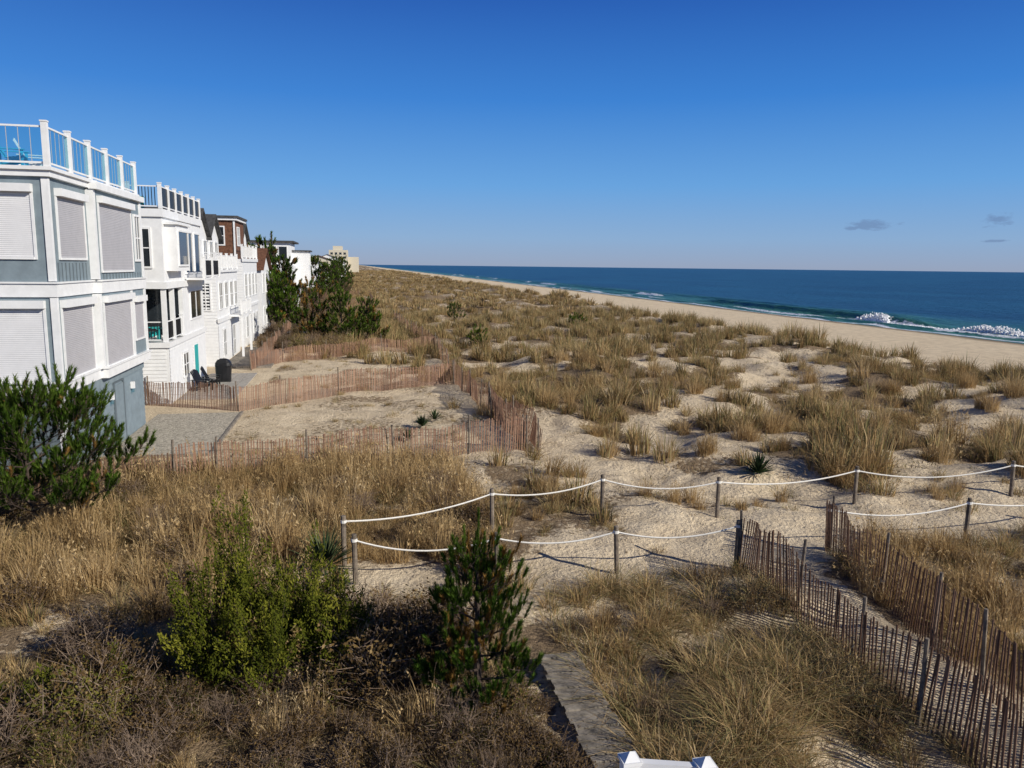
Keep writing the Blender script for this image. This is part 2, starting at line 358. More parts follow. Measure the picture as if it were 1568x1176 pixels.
def shrub(name,coll,h,w,nst,nleaf,ls,leafm):
    mb=MB()
    for i in range(nst):
        a=random.uniform(0,6.283); el=random.uniform(.25,1.35); L=1*random.uniform(.6,1)
        d=Vector((math.cos(a)*math.cos(el)*w,math.sin(a)*math.cos(el)*w,math.sin(el)*h))*L
        b=Vector((random.gauss(0,.1),random.gauss(0,.1),0)); m=b+d*.5+Vector((random.gauss(0,.05),random.gauss(0,.05),.06))
        e=b+d; r=random.random()
        mb.tube([b,m,e],[.009,.006,.002],M_twig,3,r,False)
        for j in range(4):
            t=random.uniform(.35,.95); p=b.lerp(e,t); q=p+Vector((random.gauss(0,.13),random.gauss(0,.13),random.uniform(.02,.2)))
            mb.tube([p,q],[.004,.0015],M_twig,3,r,False)
            for l in range(nleaf):
                c=p.lerp(q,random.uniform(.1,1.1))+Vector((random.gauss(0,.03),random.gauss(0,.03),random.gauss(0,.03)))
                u=Vector((random.gauss(0,1),random.gauss(0,1),random.gauss(0,.7))).normalized(); v=u.orthogonal().normalized()
                s=ls*random.uniform(.6,1.3)
                mb.face([c-u*s,c+v*s*.4,c+u*s,c-v*s*.4],random.choice(leafm),min(1,max(0,random.gauss(.45,.27))))
    return mb.obj(name,coll=coll)
CS=bpy.data.collections.new('shrub_sources')
for k in range(3): shrub('shrub_a%d'%k,CS,.75,.62,60,6,.026,[M_leafb])             #0-2 brown
for k in range(2): shrub('shrub_b%d'%k,CS,.8,.6,60,8,.026,[M_leafy,M_leafy,M_leafb]) #3-4 olive
shrub('shrub_c0',CS,.9,.6,80,0,.02,[M_leafb])                                     #5 bare twigs
P=[];RT=[];SC=[];IX=[]
def field(n,x0,x1,y0,y1,acc,kinds,smin,smax,hs=(1,1),power=1):
    xx=rng.uniform(x0,x1,n); yy=rng.uniform(y0,y1,n)
    ang=np.degrees(np.arctan2(xx,yy)); keep=(ang>-28)&(ang<54)&(np.hypot(xx,yy)>7)
    V=veg(xx,yy); V=np.where(V>0.01,V,0)**power if power>0 else np.ones_like(V); keep&=rng.random(n)<V*acc
    xx=xx[keep];yy=yy[keep]; zz=TH(xx,yy)
    big=fbm(xx/2.2,yy/2.2,77,2)
    for x,y,z,b in zip(xx,yy,zz,big):
        s=random.uniform(smin,smax)*(.5+1.05*b)
        P.append((x,y,z-.02)); RT.append((random.gauss(.03,.09),random.gauss(0,.09),random.uniform(0,6.28))); SC.append((s,s,s*random.uniform(*hs))); IX.append(random.choice(kinds))
field(1300,-11,3.3,14.5,25,1,[0,1,2,3,4,5,10,11,6,8],.7,1.35,(.8,1.25))
field(1300,-11,2.6,8.5,14.8,.6,[3,4,6,7,8,9,5,0,10,17],.5,1.0)
field(1000,3.5,8.1,8,15,1,[17,4,5,6,17,3,17,8,9,18],.6,1.15)
field(800,9.9,22,7.5,15.3,.9,[0,1,3,4,5,6,8,10,11,17],.7,1.25)
field(800,3.5,24,14.8,20,.75,[0,3,4,6,7,8,9,8],.6,1.1)
field(5400,3.5,44,18,48,.44,[12,13,14,0,3,4,7,9],.75,1.5,(.95,1.4),1.7)
field(2600,3.5,44,18,48,.6,[8,9,8,9,7],.6,1.2)
field(3200,-4.5,38,17.8,50,.5,[18,19,18,19,8],.5,1.1,(.7,1.2),0)
field(6800,-5,44,48,100,.38,[12,13,14,12,13,9],1.0,1.8,(.9,1.3),1.4)
field(6500,-5,44,100,260,.42,[15,16,14],1.2,2.2,(.6,1.0),1.2)
field(4500,-10,44,260,800,.7,[15,16],2.2,4,(.35,.6))
field(900,-8,5.8,25.5,60,3,[6,7,8,9,8,9,4],.4,.8)
for (x,y,s) in ((22.2,24.7,1.75),(25.8,33.5,1.6),(22.8,34.5,1.6),(11.9,24.2,1.1),(9.9,29.5,1.1),(10.4,36.6,1.2),(8.4,36.5,1.2),(16.6,35.7,1.3),(13.4,49,1.3),(17.7,29,1.3),
                (15,21,1.2),(19,22,1.3),(9.3,19.6,1.0),(5.2,19.8,1.0),(5.4,21.2,1.0),(27,27,1.5),(20.5,30,1.4),(31,31,1.5),(13.5,30.5,1.2),(12.3,15.9,1.0),(17,18.9,1.0),(20,19.3,1.2),
                (-1,19.5,1.35),(.6,21,1.4),(-3.5,18.5,1.4),(-4.5,20.5,1.3),(2.2,19.8,1.4),(1.5,23.5,1.4),(-2,22.5,1.3),(6.5,22.5,1.1),(14.5,26.5,1.3),(25,25.5,1.5),(24,29.5,1.4),(29,37,1.5),(20,38,1.4),(26.5,41,1.5),(13,41,1.3),(9.3,44,1.3),(33,36,1.5),
                (16.5,24,1.2),(19.5,27,1.2),(28.5,30,1.4),(11.2,14.3,1.1),(13.5,13.8,1.2),(12,12.4,1.1),(7.2,14.2,.8),(7.1,10.2,.9),(4.5,12.6,.9),(5.2,9.4,1.0),(-5.6,16.2,1.3),(-3.2,15.6,1.2),(-6.4,18.6,1.3)):
    for k in range(4):
        xx=x+random.gauss(0,.25); yy=y+random.gauss(0,.25)
        P.append((xx,yy,hz(xx,yy)-.02)); RT.append((random.gauss(0,.1),random.gauss(0,.1),random.uniform(0,6.28))); q=s*random.uniform(.8,1.15); SC.append((q,q,q)); IX.append(random.choice([0,1,2,10,3]))
scatter('beach_grass',P,RT,SC,IX,CG)
P=[];RT=[];SC=[];IX=[]
def addsh(x,y,s,k):
    P.append((x,y,hz(x,y)-.05)); RT.append((random.gauss(0,.1),random.gauss(0,.1),random.uniform(0,6.28))); SC.append((s,s,s*random.uniform(.85,1.25))); IX.append(k)
def sh(n,x0,x1,y0,y1,kinds,a,b,fn=None):
    for i in range(n):
        x=random.uniform(x0,x1);y=random.uniform(y0,y1)
        if fn and not fn(x,y): continue
        addsh(x,y,random.uniform(a,b),random.choice(kinds))
bare=lambda x,y:(x+5.2)**2/1.6+(y-14.5)**2>.6
def bs(x,y):
    return bare(x,y) and not (-4.3<x<-2.6 and 12.0<y<14.4) and not (x>1.0 and y>10.4) and not(x>2.3)
for i in range(26):   # separate bushes of mixed kinds with gaps between
    x=random.uniform(-7,1.6); y=random.uniform(8.9,13.4)
    if not bs(x,y): continue
    kind=random.choice([[0,1,2],[0,1,2,5],[3,4,0],[3,4],[5,0,1]]); s0=random.uniform(.75,1.35)
    for k in range(4): addsh(x+random.gauss(0,.28),y+random.gauss(0,.28),s0*random.uniform(.7,1.1),random.choice(kind))
sh(60,-7.5,2.3,8.6,13.6,[0,1,2,5,5,3],.45,.85,bs)
sh(34,1.0,2.6,8.2,10.3,[0,1,2,5,3],.45,.85)
sh(40,-10,3,14.5,22,[5,0,1,2],.6,1.1,lambda x,y:not(-1.6<x<1 and y<17.5))
sh(26,-.2,1.25,10.6,12.4,[0,1,2],1.2,1.75)
sh(18,3.6,8,8,14.5,[5,0],.4,.7)
sh(18,11,20,9,14.5,[5,0],.6,.9)
sh(50,-9,-5.2,21,24.5,[0,5,3],.6,1.1)
sh(150,-7.5,-1.2,58,100,[3,0,1,0,5],.8,1.7); sh(130,-10,-1,100,320,[3,4,0,1],1.3,2.6); sh(120,-60,-4,300,900,[3,4,0],4,8)
sh(40,-60,-12,95,300,[3,4],3,6)
scatter('dune_shrubs',P,RT,SC,IX,CS)
# ------------------------------------------------------------ pine trees
def shoot(mb,p,d,L,n,nl,nw,mat,spread=.75,shd=None):
    d=d.normalized(); a=d.orthogonal().normalized(); b=d.cross(a)
    mb.tube([p,p+d*L],[nw*.9,nw*.4],M_bark,3,.5,False)
    sh_=random.gauss(.5,.2) if shd is None else shd
    for i in range(n):
        t=random.random(); q=p+d*L*t; an=random.uniform(0,6.283)
        o=a*math.cos(an)+b*math.sin(an); sp=spread*(1-.35*t)*random.uniform(.7,1.2)
        nd=(d*math.cos(sp)+o*math.sin(sp)).normalized(); l=nl*random.uniform(.7,1.1); w=nd.cross(d)
        if w.length<1e-3: w=a
        w=w.normalized()*nw*.5
        mb.face([q-w,q+w,q+nd*l],mat,min(1,max(0,sh_+random.gauss(0,.18))))
def pine(name,loc,H_,W,nl=.09,nw=.008,sl=.16,per=90,nshoot=260,prof=None,leader=.25,seed=1,brown=.12,nlimb=26,zlo=.15,bush=.75,q0=.12,up1=.9):
    random.seed(seed); mb=MB()
    bend=(random.gauss(0,.04)*H_,random.gauss(0,.04)*H_)
    tp=[Vector((bend[0]*math.sin(i/2),bend[1]*math.sin(i*.4),H_*(1-leader)*i/6)) for i in range(7)]
    r0=.018*H_+.02; mb.tube(tp,[r0*(1-.8*i/6) for i in range(7)],M_bark,7)
    def tr(t):
        f=t*6; i=min(5,int(f)); return tp[i].lerp(tp[i+1],f-i)
    prof=prof or (lambda t:(1-t)**.75*.9+.12)
    shoot(mb,tr(1),Vector((.02,.02,1)),H_*leader*.92,int(per*2.6),nl,nw,M_needle,.5,.6)
    limbs=[]
    for k in range(nlimb):
        t=zlo+(1-zlo)*(k+random.random())/nlimb; az=k*2.4+random.gauss(0,.3); L=W*.5*prof(t)*random.uniform(.7,1.15); up=.2+.5*t+random.gauss(0,.12)
        b=tr(min(1,t)); d=Vector((math.cos(az),math.sin(az),up)).normalized()
        m=b+d*L*.55; e=m+(d+Vector((0,0,.4))).normalized()*L*.45
        mb.tube([b,m,e],[r0*.35*(1-.5*t),r0*.2*(1-.5*t),r0*.08],M_bark,4)
        limbs.append((b,m,e,d,L))
    tot=sum(l[4] for l in limbs)
    for (b,m,e,d,L) in limbs:
        for j in range(max(3,int(nshoot*L/tot))):
            q=random.uniform(q0,1)**.75; p=b.lerp(m,q*2) if q<.5 else m.lerp(e,q*2-1)
            sd=(d*.7+Vector((random.gauss(0,bush),random.gauss(0,bush),random.uniform(-.3,1.1)))).normalized()
            mid=p+sd*sl*random.uniform(.3,1.9)*(1.2-.4*q)
            mb.tube([p,mid],[r0*.07,r0*.04],M_bark,3,.5,False)
            mat=M_needleb if random.random()<brown*(2.2-2*q) else M_needle
            shoot(mb,mid,sd*.8+Vector((0,0,up1)),sl*random.uniform(.6,1.2),per,nl,nw,mat)
    o=mb.obj(name); o.location=(loc[0],loc[1],hz(loc[0],loc[1])-.05); return o
pine('pine_tree',(1.66,10.3),3.15,1.7,nl=.095,nw=.013,sl=.20,per=105,nshoot=520,leader=.27,seed=3,brown=.22,nlimb=30,prof=lambda t:(1-t)**.45*.8+.22,zlo=.06,bush=.6,q0=.1,up1=1.5)
pine('pine_tree',(-7.5,19.7),3.15,5.4,nl=.15,nw=.024,sl=.30,per=66,nshoot=1150,prof=lambda t:(1-t)**.45*.85+.15,leader=.07,seed=5,nlimb=40,brown=.05,bush=.8,q0=.2,up1=1.1)
pine('pine_tree',(-10.0,20.6),2.8,4.2,nl=.15,nw=.024,sl=.3,per=50,nshoot=550,leader=.08,seed=6,nlimb=30,brown=.05,bush=.8,q0=.25,up1=1.2)
for i,(x,y,h,w) in enumerate(((-3.6,66,4.9,3.8),(-1.2,65,4.3,3.6),(1.0,67,3.3,3.2))):
    pine('pine_tree',(x,y),h,w,nl=.28,nw=.07,sl=.4,per=36,nshoot=230,leader=.08,seed=20+i,nlimb=24,brown=(.5,.1,.08)[i],zlo=.05,bush=.8)
for i,(x,y,h,w) in enumerate(((-9.0,86,8.6,5.6),(-7.8,92,6.6,4.6),(-7.6,80,4.4,3.8),(-7.0,145,7,7),(-4.5,170,6,7),(-3.5,200,7,8),(-5,240,8,10))):
    pine('pine_tree',(x,y),h,w,nl=.45,nw=.14,sl=.6,per=30,nshoot=280,prof=lambda t:(1-t)**.5*.8+.2,leader=.06,seed=40+i,nlimb=28,brown=.06,zlo=.05,bush=.9)
for i,(x,y,h,w) in enumerate(((9.5,60,1.5,1.7),(11,86,2.0,2.6),(22,75,1.2,2.0))):
    pine('pine_shrub',(x,y),h,w,nl=.2,nw=.05,sl=.3,per=36,nshoot=70,leader=.12,seed=60+i,nlimb=14,brown=.05)
random.seed(11)
def cedar(name,loc,lobes,nplume,per,ls,brown=.05):
    mb=MB()
    for i in range(nplume):
        cx,cy,h,r=random.choice(lobes)
        a=random.uniform(0,6.283); el=math.asin(random.uniform(0,1)); 
        o=Vector((math.cos(a)*math.cos(el)*r,math.sin(a)*math.cos(el)*r,math.sin(el)*h*.66+h*.30))*random.uniform(.72,1.15)
        c=Vector((cx,cy,0)); e=c+o; b=c+Vector((o.x*.35,o.y*.35,o.z*.45)); d=(e-b)
        d=d+Vector((0,0,.25)); 
        mb.tube([c+Vector((o.x*.05,o.y*.05,o.z*.1)),b,b+d],[.014,.008,.002],M_bark,3,.5,False)
        shd=random.gauss(.5,.24); wd=.085+.05*random.random()
        mat=M_cedar if random.random()>brown else M_leafb
        for k in range(per):
            t=random.random()**.8; q=b+d*t+Vector((random.gauss(0,1),random.gauss(0,1),random.gauss(0,1)))*wd*(1-.75*t)
            u=(d.normalized()+Vector((random.gauss(0,.6),random.gauss(0,.6),random.gauss(0,.6)))).normalized(); v=u.orthogonal().normalized()
            s=ls*random.uniform(.6,1.3)
            mb.face([q-u*s,q+v*s*.35,q+u*s,q-v*s*.35],mat,min(1,max(0,shd+random.gauss(0,.2))))
    o=mb.obj(name); o.location=(loc[0],loc[1],hz(*loc)-.05); return o
cedar('cedar_bush',(-1.45,12.1),[(-.25,0,2.9,.8),(-.75,-.35,2.2,.75),(.5,-.1,2.35,.75),(.1,-.6,1.8,.85),(1.05,-.4,1.8,.65)],290,165,.03,.08)
cedar('olive_bush',(-4.3,11.2),[(0,0,.8,.5),(-.7,-.2,.6,.5),(.6,.4,.7,.4)],60,90,.03,.4)
def yucca(loc,s,n):
    mb=MB()
    for i in range(n):
        a=random.uniform(0,6.283); el=random.uniform(.1,1.45); L=s*random.uniform(.8,1.1)
        d=Vector((math.cos(a)*math.cos(el),math.sin(a)*math.cos(el),math.sin(el))); w=d.cross(Vector((0,0,1))).normalized()*.026
        m=d*L*.5; e=d*L-Vector((0,0,.08*L)); r=random.random()
        mb.face([w*.5,-w*.5,m-w,m+w],M_yucca,r); mb.face([m+w,m-w,e],M_yucca,r)
    o=mb.obj('yucca_plant'); o.location=(loc[0],loc[1],hz(*loc)+.1)
yucca((12.6,21.9),.8,130); yucca((-.72,16.0),.95,110); yucca((-.45,14.9),.5,70)
yucca((2.6,30.5),.6,60); yucca((1.9,28.8),.5,60); yucca((3.2,31.5),.5,60)
# ------------------------------------------------------------ fences
def poly_pts(pts,step):
    out=[]
    for (a,b) in zip(pts[:-1],pts[1:]):
        a=Vector(a);b=Vector(b);L=(b-a).length;n=max(1,int(L/step))
        for i in range(n): out.append((a.lerp(b,i/n),(b-a).normalized()))
    return out
def sandfence(pts,h=1.22,sp=.085,w=.038,mat=None,lean=0.0,postmat=None,postsp=2.6,name='sand_fence',jit=.02,posth=1.35,pr=.034):
    mat=mat or M_lath; e=MB(); pl=poly_pts(pts,sp)
    wires={.22:[],.5:[],.78:[],.95:[]}
    ph=random.random()*9
    for i,(p,d) in enumerate(pl):
        x,y=p; z=hz(x,y); n=Vector((-d.y,d.x)); sway=.10*math.sin(i*sp*.9+ph)+.05*math.sin(i*sp*2.3)
        sag=.05*math.sin(i*sp*1.3+ph*2)
        tp=n*(lean+sway*.8+random.gauss(0,.012)); al=d*random.gauss(0,jit); hh=h*random.uniform(.95,1.03)+sag
        b=Vector((x,y,z-.03+random.uniform(0,.04)))+Vector((n.x,n.y,0))*sway*.5
        t=Vector((b.x+tp.x+al.x,b.y+tp.y+al.y,z+hh)); D=Vector((d.x,d.y,0))*w/2; T=Vector((n.x,n.y,0))*.005
        e.hexa([b-D-T,b+D-T,b+D+T,b-D+T],[t-D-T,t+D-T,t+D+T,t-D+T],mat)
        for k in wires: wires[k].append(b.lerp(t,k)+T*1.6)
    for k,l in wires.items():
        q=l[::4]+[l[-1]]; e.tube(q,.005,M_wire,3)
    ps=poly_pts(pts,postsp)+[(Vector(pts[-1]),Vector((0,1)))]
    for p,d in ps:
        x,y=p; z=hz(x,y); lx,ly=random.gauss(0,.04),random.gauss(0,.04); n=Vector((-d.y,d.x))*.06
        e.tube([(x+n.x,y+n.y,z-.2),(x+n.x+lx,y+n.y+ly,z+posth)],[pr,pr*.9],postmat or M_post,7)
    return e.obj(name)
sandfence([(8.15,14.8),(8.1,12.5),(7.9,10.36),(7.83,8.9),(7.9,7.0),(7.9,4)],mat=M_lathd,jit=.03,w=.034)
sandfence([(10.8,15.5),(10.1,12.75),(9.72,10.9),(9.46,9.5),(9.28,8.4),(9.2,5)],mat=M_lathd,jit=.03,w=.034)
sandfence([(5.9,26.1),(5.8,32.2),(5.5,42.7)],h=1.15)
sandfence([(6.4,26.0),(6.3,30.0),(5.9,33.5)],h=1.0,lean=-.15)
sandfence([(-9.4,37.4),(-5.1,35.3),(-3.4,36.7),(-.8,39.1),(1.85,40.4),(5.5,42.7)],h=1.15)
sandfence([(5.9,26.1),(3.8,25.9),(1.2,25.4),(-1.6,24.8),(-4.2,24.0),(-5.3,23.6)],h=1.15)
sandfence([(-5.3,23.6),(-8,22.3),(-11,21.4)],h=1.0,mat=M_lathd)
sandfence([(-6.3,49.5),(-4.7,53),(-2,55.2),(2,58.5),(6.2,60)],h=1.0)
sandfence([(5.5,43),(6.2,60),(5.2,72),(4.6,90)],h=1.1,sp=.12,w=.05)
sandfence([(-6.2,49),(-6,62),(-6.2,80)],h=1.1,sp=.12,w=.05)
for pts in ([(-6,100),(2,104)],[(-6,120),(3,124),(3,150)],[(-7,150),(1,156)],[(-6,95),(-5,150)]):
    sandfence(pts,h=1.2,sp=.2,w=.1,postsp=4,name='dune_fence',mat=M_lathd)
def ropefence(posts,h=1.08,r=.02,sag=.22,pr=.055):
    mb=MB(); tops=[]
    for (x,y) in posts:
        z=hz(x,y); hh=h*random.uniform(.97,1.06); lx,ly=random.gauss(0,.02),random.gauss(0,.02)
        mb.tube([(x,y,z-.2),(x+lx,y+ly,z+hh-.015),(x+lx,y+ly,z+hh)],[pr,pr*.97,pr*.8],M_post,9); tops.append(Vector((x+lx,y+ly,z+hh-.13)))
    for a,b in zip(tops[:-1],tops[1:]):
        s=sag*random.uniform(.7,1.3); pts=[]
        for i in range(15):
            t=i/14; p=a.lerp(b,t); p.z-=s*4*t*(1-t); pts.append(p)
        mb.tube(pts,r,M_rope,5)
    for a in tops: mb.tube([a-Vector((0,0,.03)),a+Vector((0,0,.03))],[pr+.012]*2,M_rope,9)
    return mb.obj('rope_fence')
ropefence([(-.32,16.33),(3.2,17.8),(6.23,18.46),(9.29,18.11),(13.82,18.75),(18.6,18.3),(23,18.8),(28,19)])
ropefence([(-.08,15.27),(2.88,15.33),(5.5,15.17),(8.15,14.88)],sag=.2)
ropefence([(10.85,15.55),(14.73,15.67),(19,15.9),(23.5,16.2)],sag=.25)
# ------------------------------------------------------------ boardwalk & white railing
mb=MB(); y=6.0
while y<11.45:
    c=3.22+.03*math.sin(y); z=.16+.02*random.random(); w=.34
    mb.box(c-w+random.uniform(-.035,.035),c+w+random.uniform(-.035,.035),y,y+.118,z-.035,z,M_wood); y+=.15
mb.box(2.95,3.01,6,11.5,-.05,.12,M_wood); mb.box(3.43,3.49,6,11.5,-.05,.12,M_wood)
mb.obj('boardwalk')
def railpost(mb,x,y,z1):
    mb.box(x-.06,x+.06,y-.06,y+.06,-.1,z1,M_white); mb.box(x-.075,x+.075,y-.075,y+.075,z1,z1+.03,M_white)
    n=[(x-.065,y-.065,z1+.03),(x+.065,y-.065,z1+.03),(x+.065,y+.065,z1+.03),(x-.065,y+.065,z1+.03)]; t=(x,y,z1+.085)
    for k in range(4): mb.face([n[k],n[(k+1)%4],t],M_white)
mb=MB(); 
px=[(2.06,5.25),(2.62,5.08)]
for x,y in px: railpost(mb,x,y,2.65)
a,b=Vector(px[0]),Vector(px[1])
def beam(mb,a,b,z0,z1,t,mat):
    d=(b-a).normalized(); n=Vector((-d.y,d.x))*t/2
    mb.hexa([(a.x-n.x,a.y-n.y,z0),(b.x-n.x,b.y-n.y,z0),(b.x+n.x,b.y+n.y,z0),(a.x+n.x,a.y+n.y,z0)],[(a.x-n.x,a.y-n.y,z1),(b.x-n.x,b.y-n.y,z1),(b.x+n.x,b.y+n.y,z1),(a.x+n.x,a.y+n.y,z1)],mat)
d=(b-a).normalized(); beam(mb,a+d*.062,b-d*.062,2.57,2.66,.06,M_white); beam(mb,a+d*.062,b-d*.062,1.75,1.83,.05,M_white)
for k in range(1,5): 
    c=a.lerp(b,k/5); mb.box(c.x-.02,c.x+.02,c.y-.02,c.y+.02,1.83,2.57,M_white)
mb.box(1.9,2.7,3.6,4.95,1.52,1.58,M_wood)
mb.obj('white_railing')
# ------------------------------------------------------------ houses
def sidingE(mb,x,y0,y1,z0,z1,mat,h=.17):
    z=z0
    while z<z1-.02:
        t=min(z+h,z1); mb.face([(x+.03,y0,z),(x+.03,y1,z),(x+.006,y1,t),(x+.006,y0,t)],mat,.5); mb.face([(x,y0,z),(x,y1,z),(x+.03,y1,z),(x+.03,y0,z)],mat,.5); z+=h
def sidingS(mb,y,x0,x1,z0,z1,mat,h=.17):
    z=z0
    while z<z1-.02:
        t=min(z+h,z1); mb.face([(x0,y-.03,z),(x1,y-.03,z),(x1,y-.006,t),(x0,y-.006,t)],mat,.5); mb.face([(x0,y,z),(x1,y,z),(x1,y-.03,z),(x0,y-.03,z)],mat,.5); z+=h
def shutE(mb,x,y0,y1,z0,z1,mat,frame=M_white,head=True):
    mb.box(x+.002,x+.05,y0-.07,y0,z0-.07,z1,frame); mb.box(x+.002,x+.05,y1,y1+.07,z0-.07,z1,frame); mb.box(x+.002,x+.06,y0,y1,z0-.07,z0,frame)
    z=z0
    while z<z1: mb.box(x+.004,x+.028,y0,y1,z+.006,min(z+.055,z1),mat,.5); z+=.055
    if head: mb.box(x+.002,x+.20,y0-.08,y1+.08,z1,z1+.22,frame)
def shutS(mb,y,x0,x1,z0,z1,mat,frame=M_white):
    mb.box(x0-.07,x0,y-.05,y-.002,z0-.07,z1,frame); mb.box(x1,x1+.07,y-.05,y-.002,z0-.07,z1,frame); mb.box(x0,x1,y-.06,y-.002,z0-.07,z0,frame)
    z=z0
    while z<z1: mb.box(x0,x1,y-.028,y-.004,z+.006,min(z+.055,z1),mat,.5); z+=.055
    mb.box(x0-.08,x1+.08,y-.20,y-.002,z1,z1+.22,frame)
def winE(mb,x,y0,y1,z0,z1,frame=M_white,bars=1,hb=1):
    mb.box(x+.002,x+.02,y0,y1,z0,z1,M_winf); f=.09
    mb.box(x+.002,x+.06,y0-f,y0,z0-f,z1+f,frame); mb.box(x+.002,x+.06,y1,y1+f,z0-f,z1+f,frame); mb.box(x+.002,x+.065,y0,y1,z0-f,z0,frame); mb.box(x+.002,x+.065,y0,y1,z1,z1+f,frame)
    for k in range(1,bars+1):
        c=y0+(y1-y0)*k/(bars+1); mb.box(x+.021,x+.045,c-.03,c+.03,z0,z1,frame)
    for k in range(1,hb+1):
        c=z0+(z1-z0)*k/(hb+1); mb.box(x+.021,x+.04,y0,y1,c-.025,c+.025,frame)
def winS(mb,y,x0,x1,z0,z1,frame=M_white,bars=1,hb=1):
    mb.box(x0,x1,y-.02,y-.002,z0,z1,M_winf); f=.09
    mb.box(x0-f,x0,y-.06,y-.002,z0-f,z1+f,frame); mb.box(x1,x1+f,y-.06,y-.002,z0-f,z1+f,frame); mb.box(x0,x1,y-.065,y-.002,z0-f,z0,frame); mb.box(x0,x1,y-.065,y-.002,z1,z1+f,frame)
    for k in range(1,bars+1):
        c=x0+(x1-x0)*k/(bars+1); mb.box(c-.03,c+.03,y-.045,y-.021,z0,z1,frame)
    for k in range(1,hb+1):
        c=z0+(z1-z0)*k/(hb+1); mb.box(x0,x1,y-.04,y-.021,c-.025,c+.025,frame)
def rail(mb,gl,a,b,z,h=1.15,n=5,mode='glass',post=M_white,last=True,first=True):
    a=Vector(a);b=Vector(b)
    for k in range(0 if first else 1,n+(1 if last else 0)):
        c=a.lerp(b,k/n); mb.box(c.x-.075,c.x+.075,c.y-.075,c.y+.075,z+.002,z+h+.1,post); mb.box(c.x-.09,c.x+.09,c.y-.09,c.y+.09,z+h+.1,z+h+.14,post)
    d=(b-a).normalized()
    for k in range(n):
        p=a.lerp(b,k/n)+d*.077; q=a.lerp(b,(k+1)/n)-d*.077
        beam(mb,p,q,z+h-.05,z+h,.05,post); beam(mb,p,q,z+.08,z+.13,.05,post)
        if mode=='glass':
            beam(gl,p,q,z+.14,z+h-.06,.012,M_glass)
            m=int((q-p).length/.28)
            for i in range(1,m): c=p.lerp(q,i/m); mb.box(c.x-.008,c.x+.008,c.y-.008,c.y+.008,z+.13,z+h-.05,M_shut)
        elif mode=='dark': beam(gl,p,q,z+.14,z+h-.06,.03,M_black)
        else:
            m=int((q-p).length/.13)
            for i in range(1,m): c=p.lerp(q,i/m); mb.box(c.x-.015,c.x+.015,c.y-.015,c.y+.015,z+.13,z+h-.05,post if mode=='bal' else M_black)
def adirondack(name,x,y,z,rot,mat,parent=None):
    mb=MB()
    for i in range(6): mb.hexa([(-.28+i*.095,-.05,.34),(-.20+i*.095,-.05,.34),(-.20+i*.095,-.02,.33),(-.28+i*.095,-.02,.33)],[(-.30+i*.105,-.40,1.0+.04*(2.5-abs(i-2.5))),(-.22+i*.105,-.40,1.0+.04*(2.5-abs(i-2.5))),(-.22+i*.105,-.37,1.0+.04*(2.5-abs(i-2.5))),(-.30+i*.105,-.37,1.0+.04*(2.5-abs(i-2.5)))],mat)
    for i in range(5): mb.box(-.28,.28,-.02+i*.1,.07+i*.1,.33+.012*i,.35+.012*i,mat)
    for s in(-1,1):
        mb.box(s*.30,s*.33,.38,.46,0,.56,mat); mb.box(s*.30,s*.33,-.30,-.22,0,.56,mat); mb.box(s*.26,s*.38,-.34,.5,.56,.585,mat)
        mb.hexa([(s*.28-.012,-.5,.02),(s*.28+.012,-.5,.02),(s*.28+.012,.42,.26),(s*.28-.012,.42,.26)],[(s*.28-.012,-.5,.12),(s*.28+.012,-.5,.12),(s*.28+.012,.42,.38),(s*.28-.012,.42,.38)],mat)
    o=mb.obj(name,parent); o.location=(x,y,z); o.rotation_euler=(0,0,rot); return o
XE=-8.4
# ---- house 1
h1=empty('grey_beach_house'); w=MB(); t=MB(); s=MB(); g=MB(); rl=MB()
w.box(-20,XE,24.4,33,-.2,9.0,M_grey)
w.box(XE-.5,XE+.22,27.75,33.1,2.96,8.84,M_grey)
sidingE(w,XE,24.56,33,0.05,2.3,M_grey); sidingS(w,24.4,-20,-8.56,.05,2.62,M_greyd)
t.box(XE+.003,XE+.05,24.56,33.1,2.3,2.63,M_grey)
t.box(XE-.16,XE+.035,24.4-.035,24.56,-.1,2.7,M_white)
t.box(XE-.14,XE+.04,24.36,24.5,2.961,5.45,M_white); t.box(XE-.14,XE+.04,24.36,24.5,5.92,8.8,M_white)
for (z0,z1,o) in ((2.64,2.96,.09),(5.47,5.85,.07)):
    t.box(-20,XE+o,24.4-o,24.4-.003,z0,z1,M_white); t.box(XE+.003,XE+o,24.4,27.7,z0,z1,M_white); t.box(XE+.003,XE+.22+o,27.7,33.2,z0,z1,M_white)
    t.box(-20,XE+o+.05,24.4-o-.05,24.4-.003,z1,z1+.05,M_white); t.box(XE+.003,XE+o+.05,24.4,27.65,z1,z1+.05,M_white); t.box(XE+.003,XE+.27+o,27.65,33.25,z1,z1+.05,M_white)
t.box(-20,XE+.12,24.28,33.3,8.83,9.0,M_white); t.box(-20,XE+.2,24.2,33.35,9.0,9.1,M_white); t.box(XE+.121,XE+.38,27.5,33.3,8.8,8.998,M_white)
t.box(XE+.003,XE+.24,27.55,27.748,2.97,5.44,M_white); t.box(XE+.003,XE+.24,27.55,27.748,5.92,8.79,M_white)
t.box(XE+.222,XE+.27,32.95,33.15,2.97,5.44,M_white); t.box(XE+.222,XE+.27,32.95,33.15,5.92,8.79,M_white); t.box(XE+.222,XE+.27,31.15,31.3,2.97,5.44,M_white)
for k in range(9): t.box(XE+.003,XE+.02,24.75+k*.3,24.78+k*.3,5.91,6.45,M_greyd)
for k in range(14): t.box(XE+.223,XE+.24,28.1+k*.35,28.13+k*.35,5.91,6.1,M_greyd)
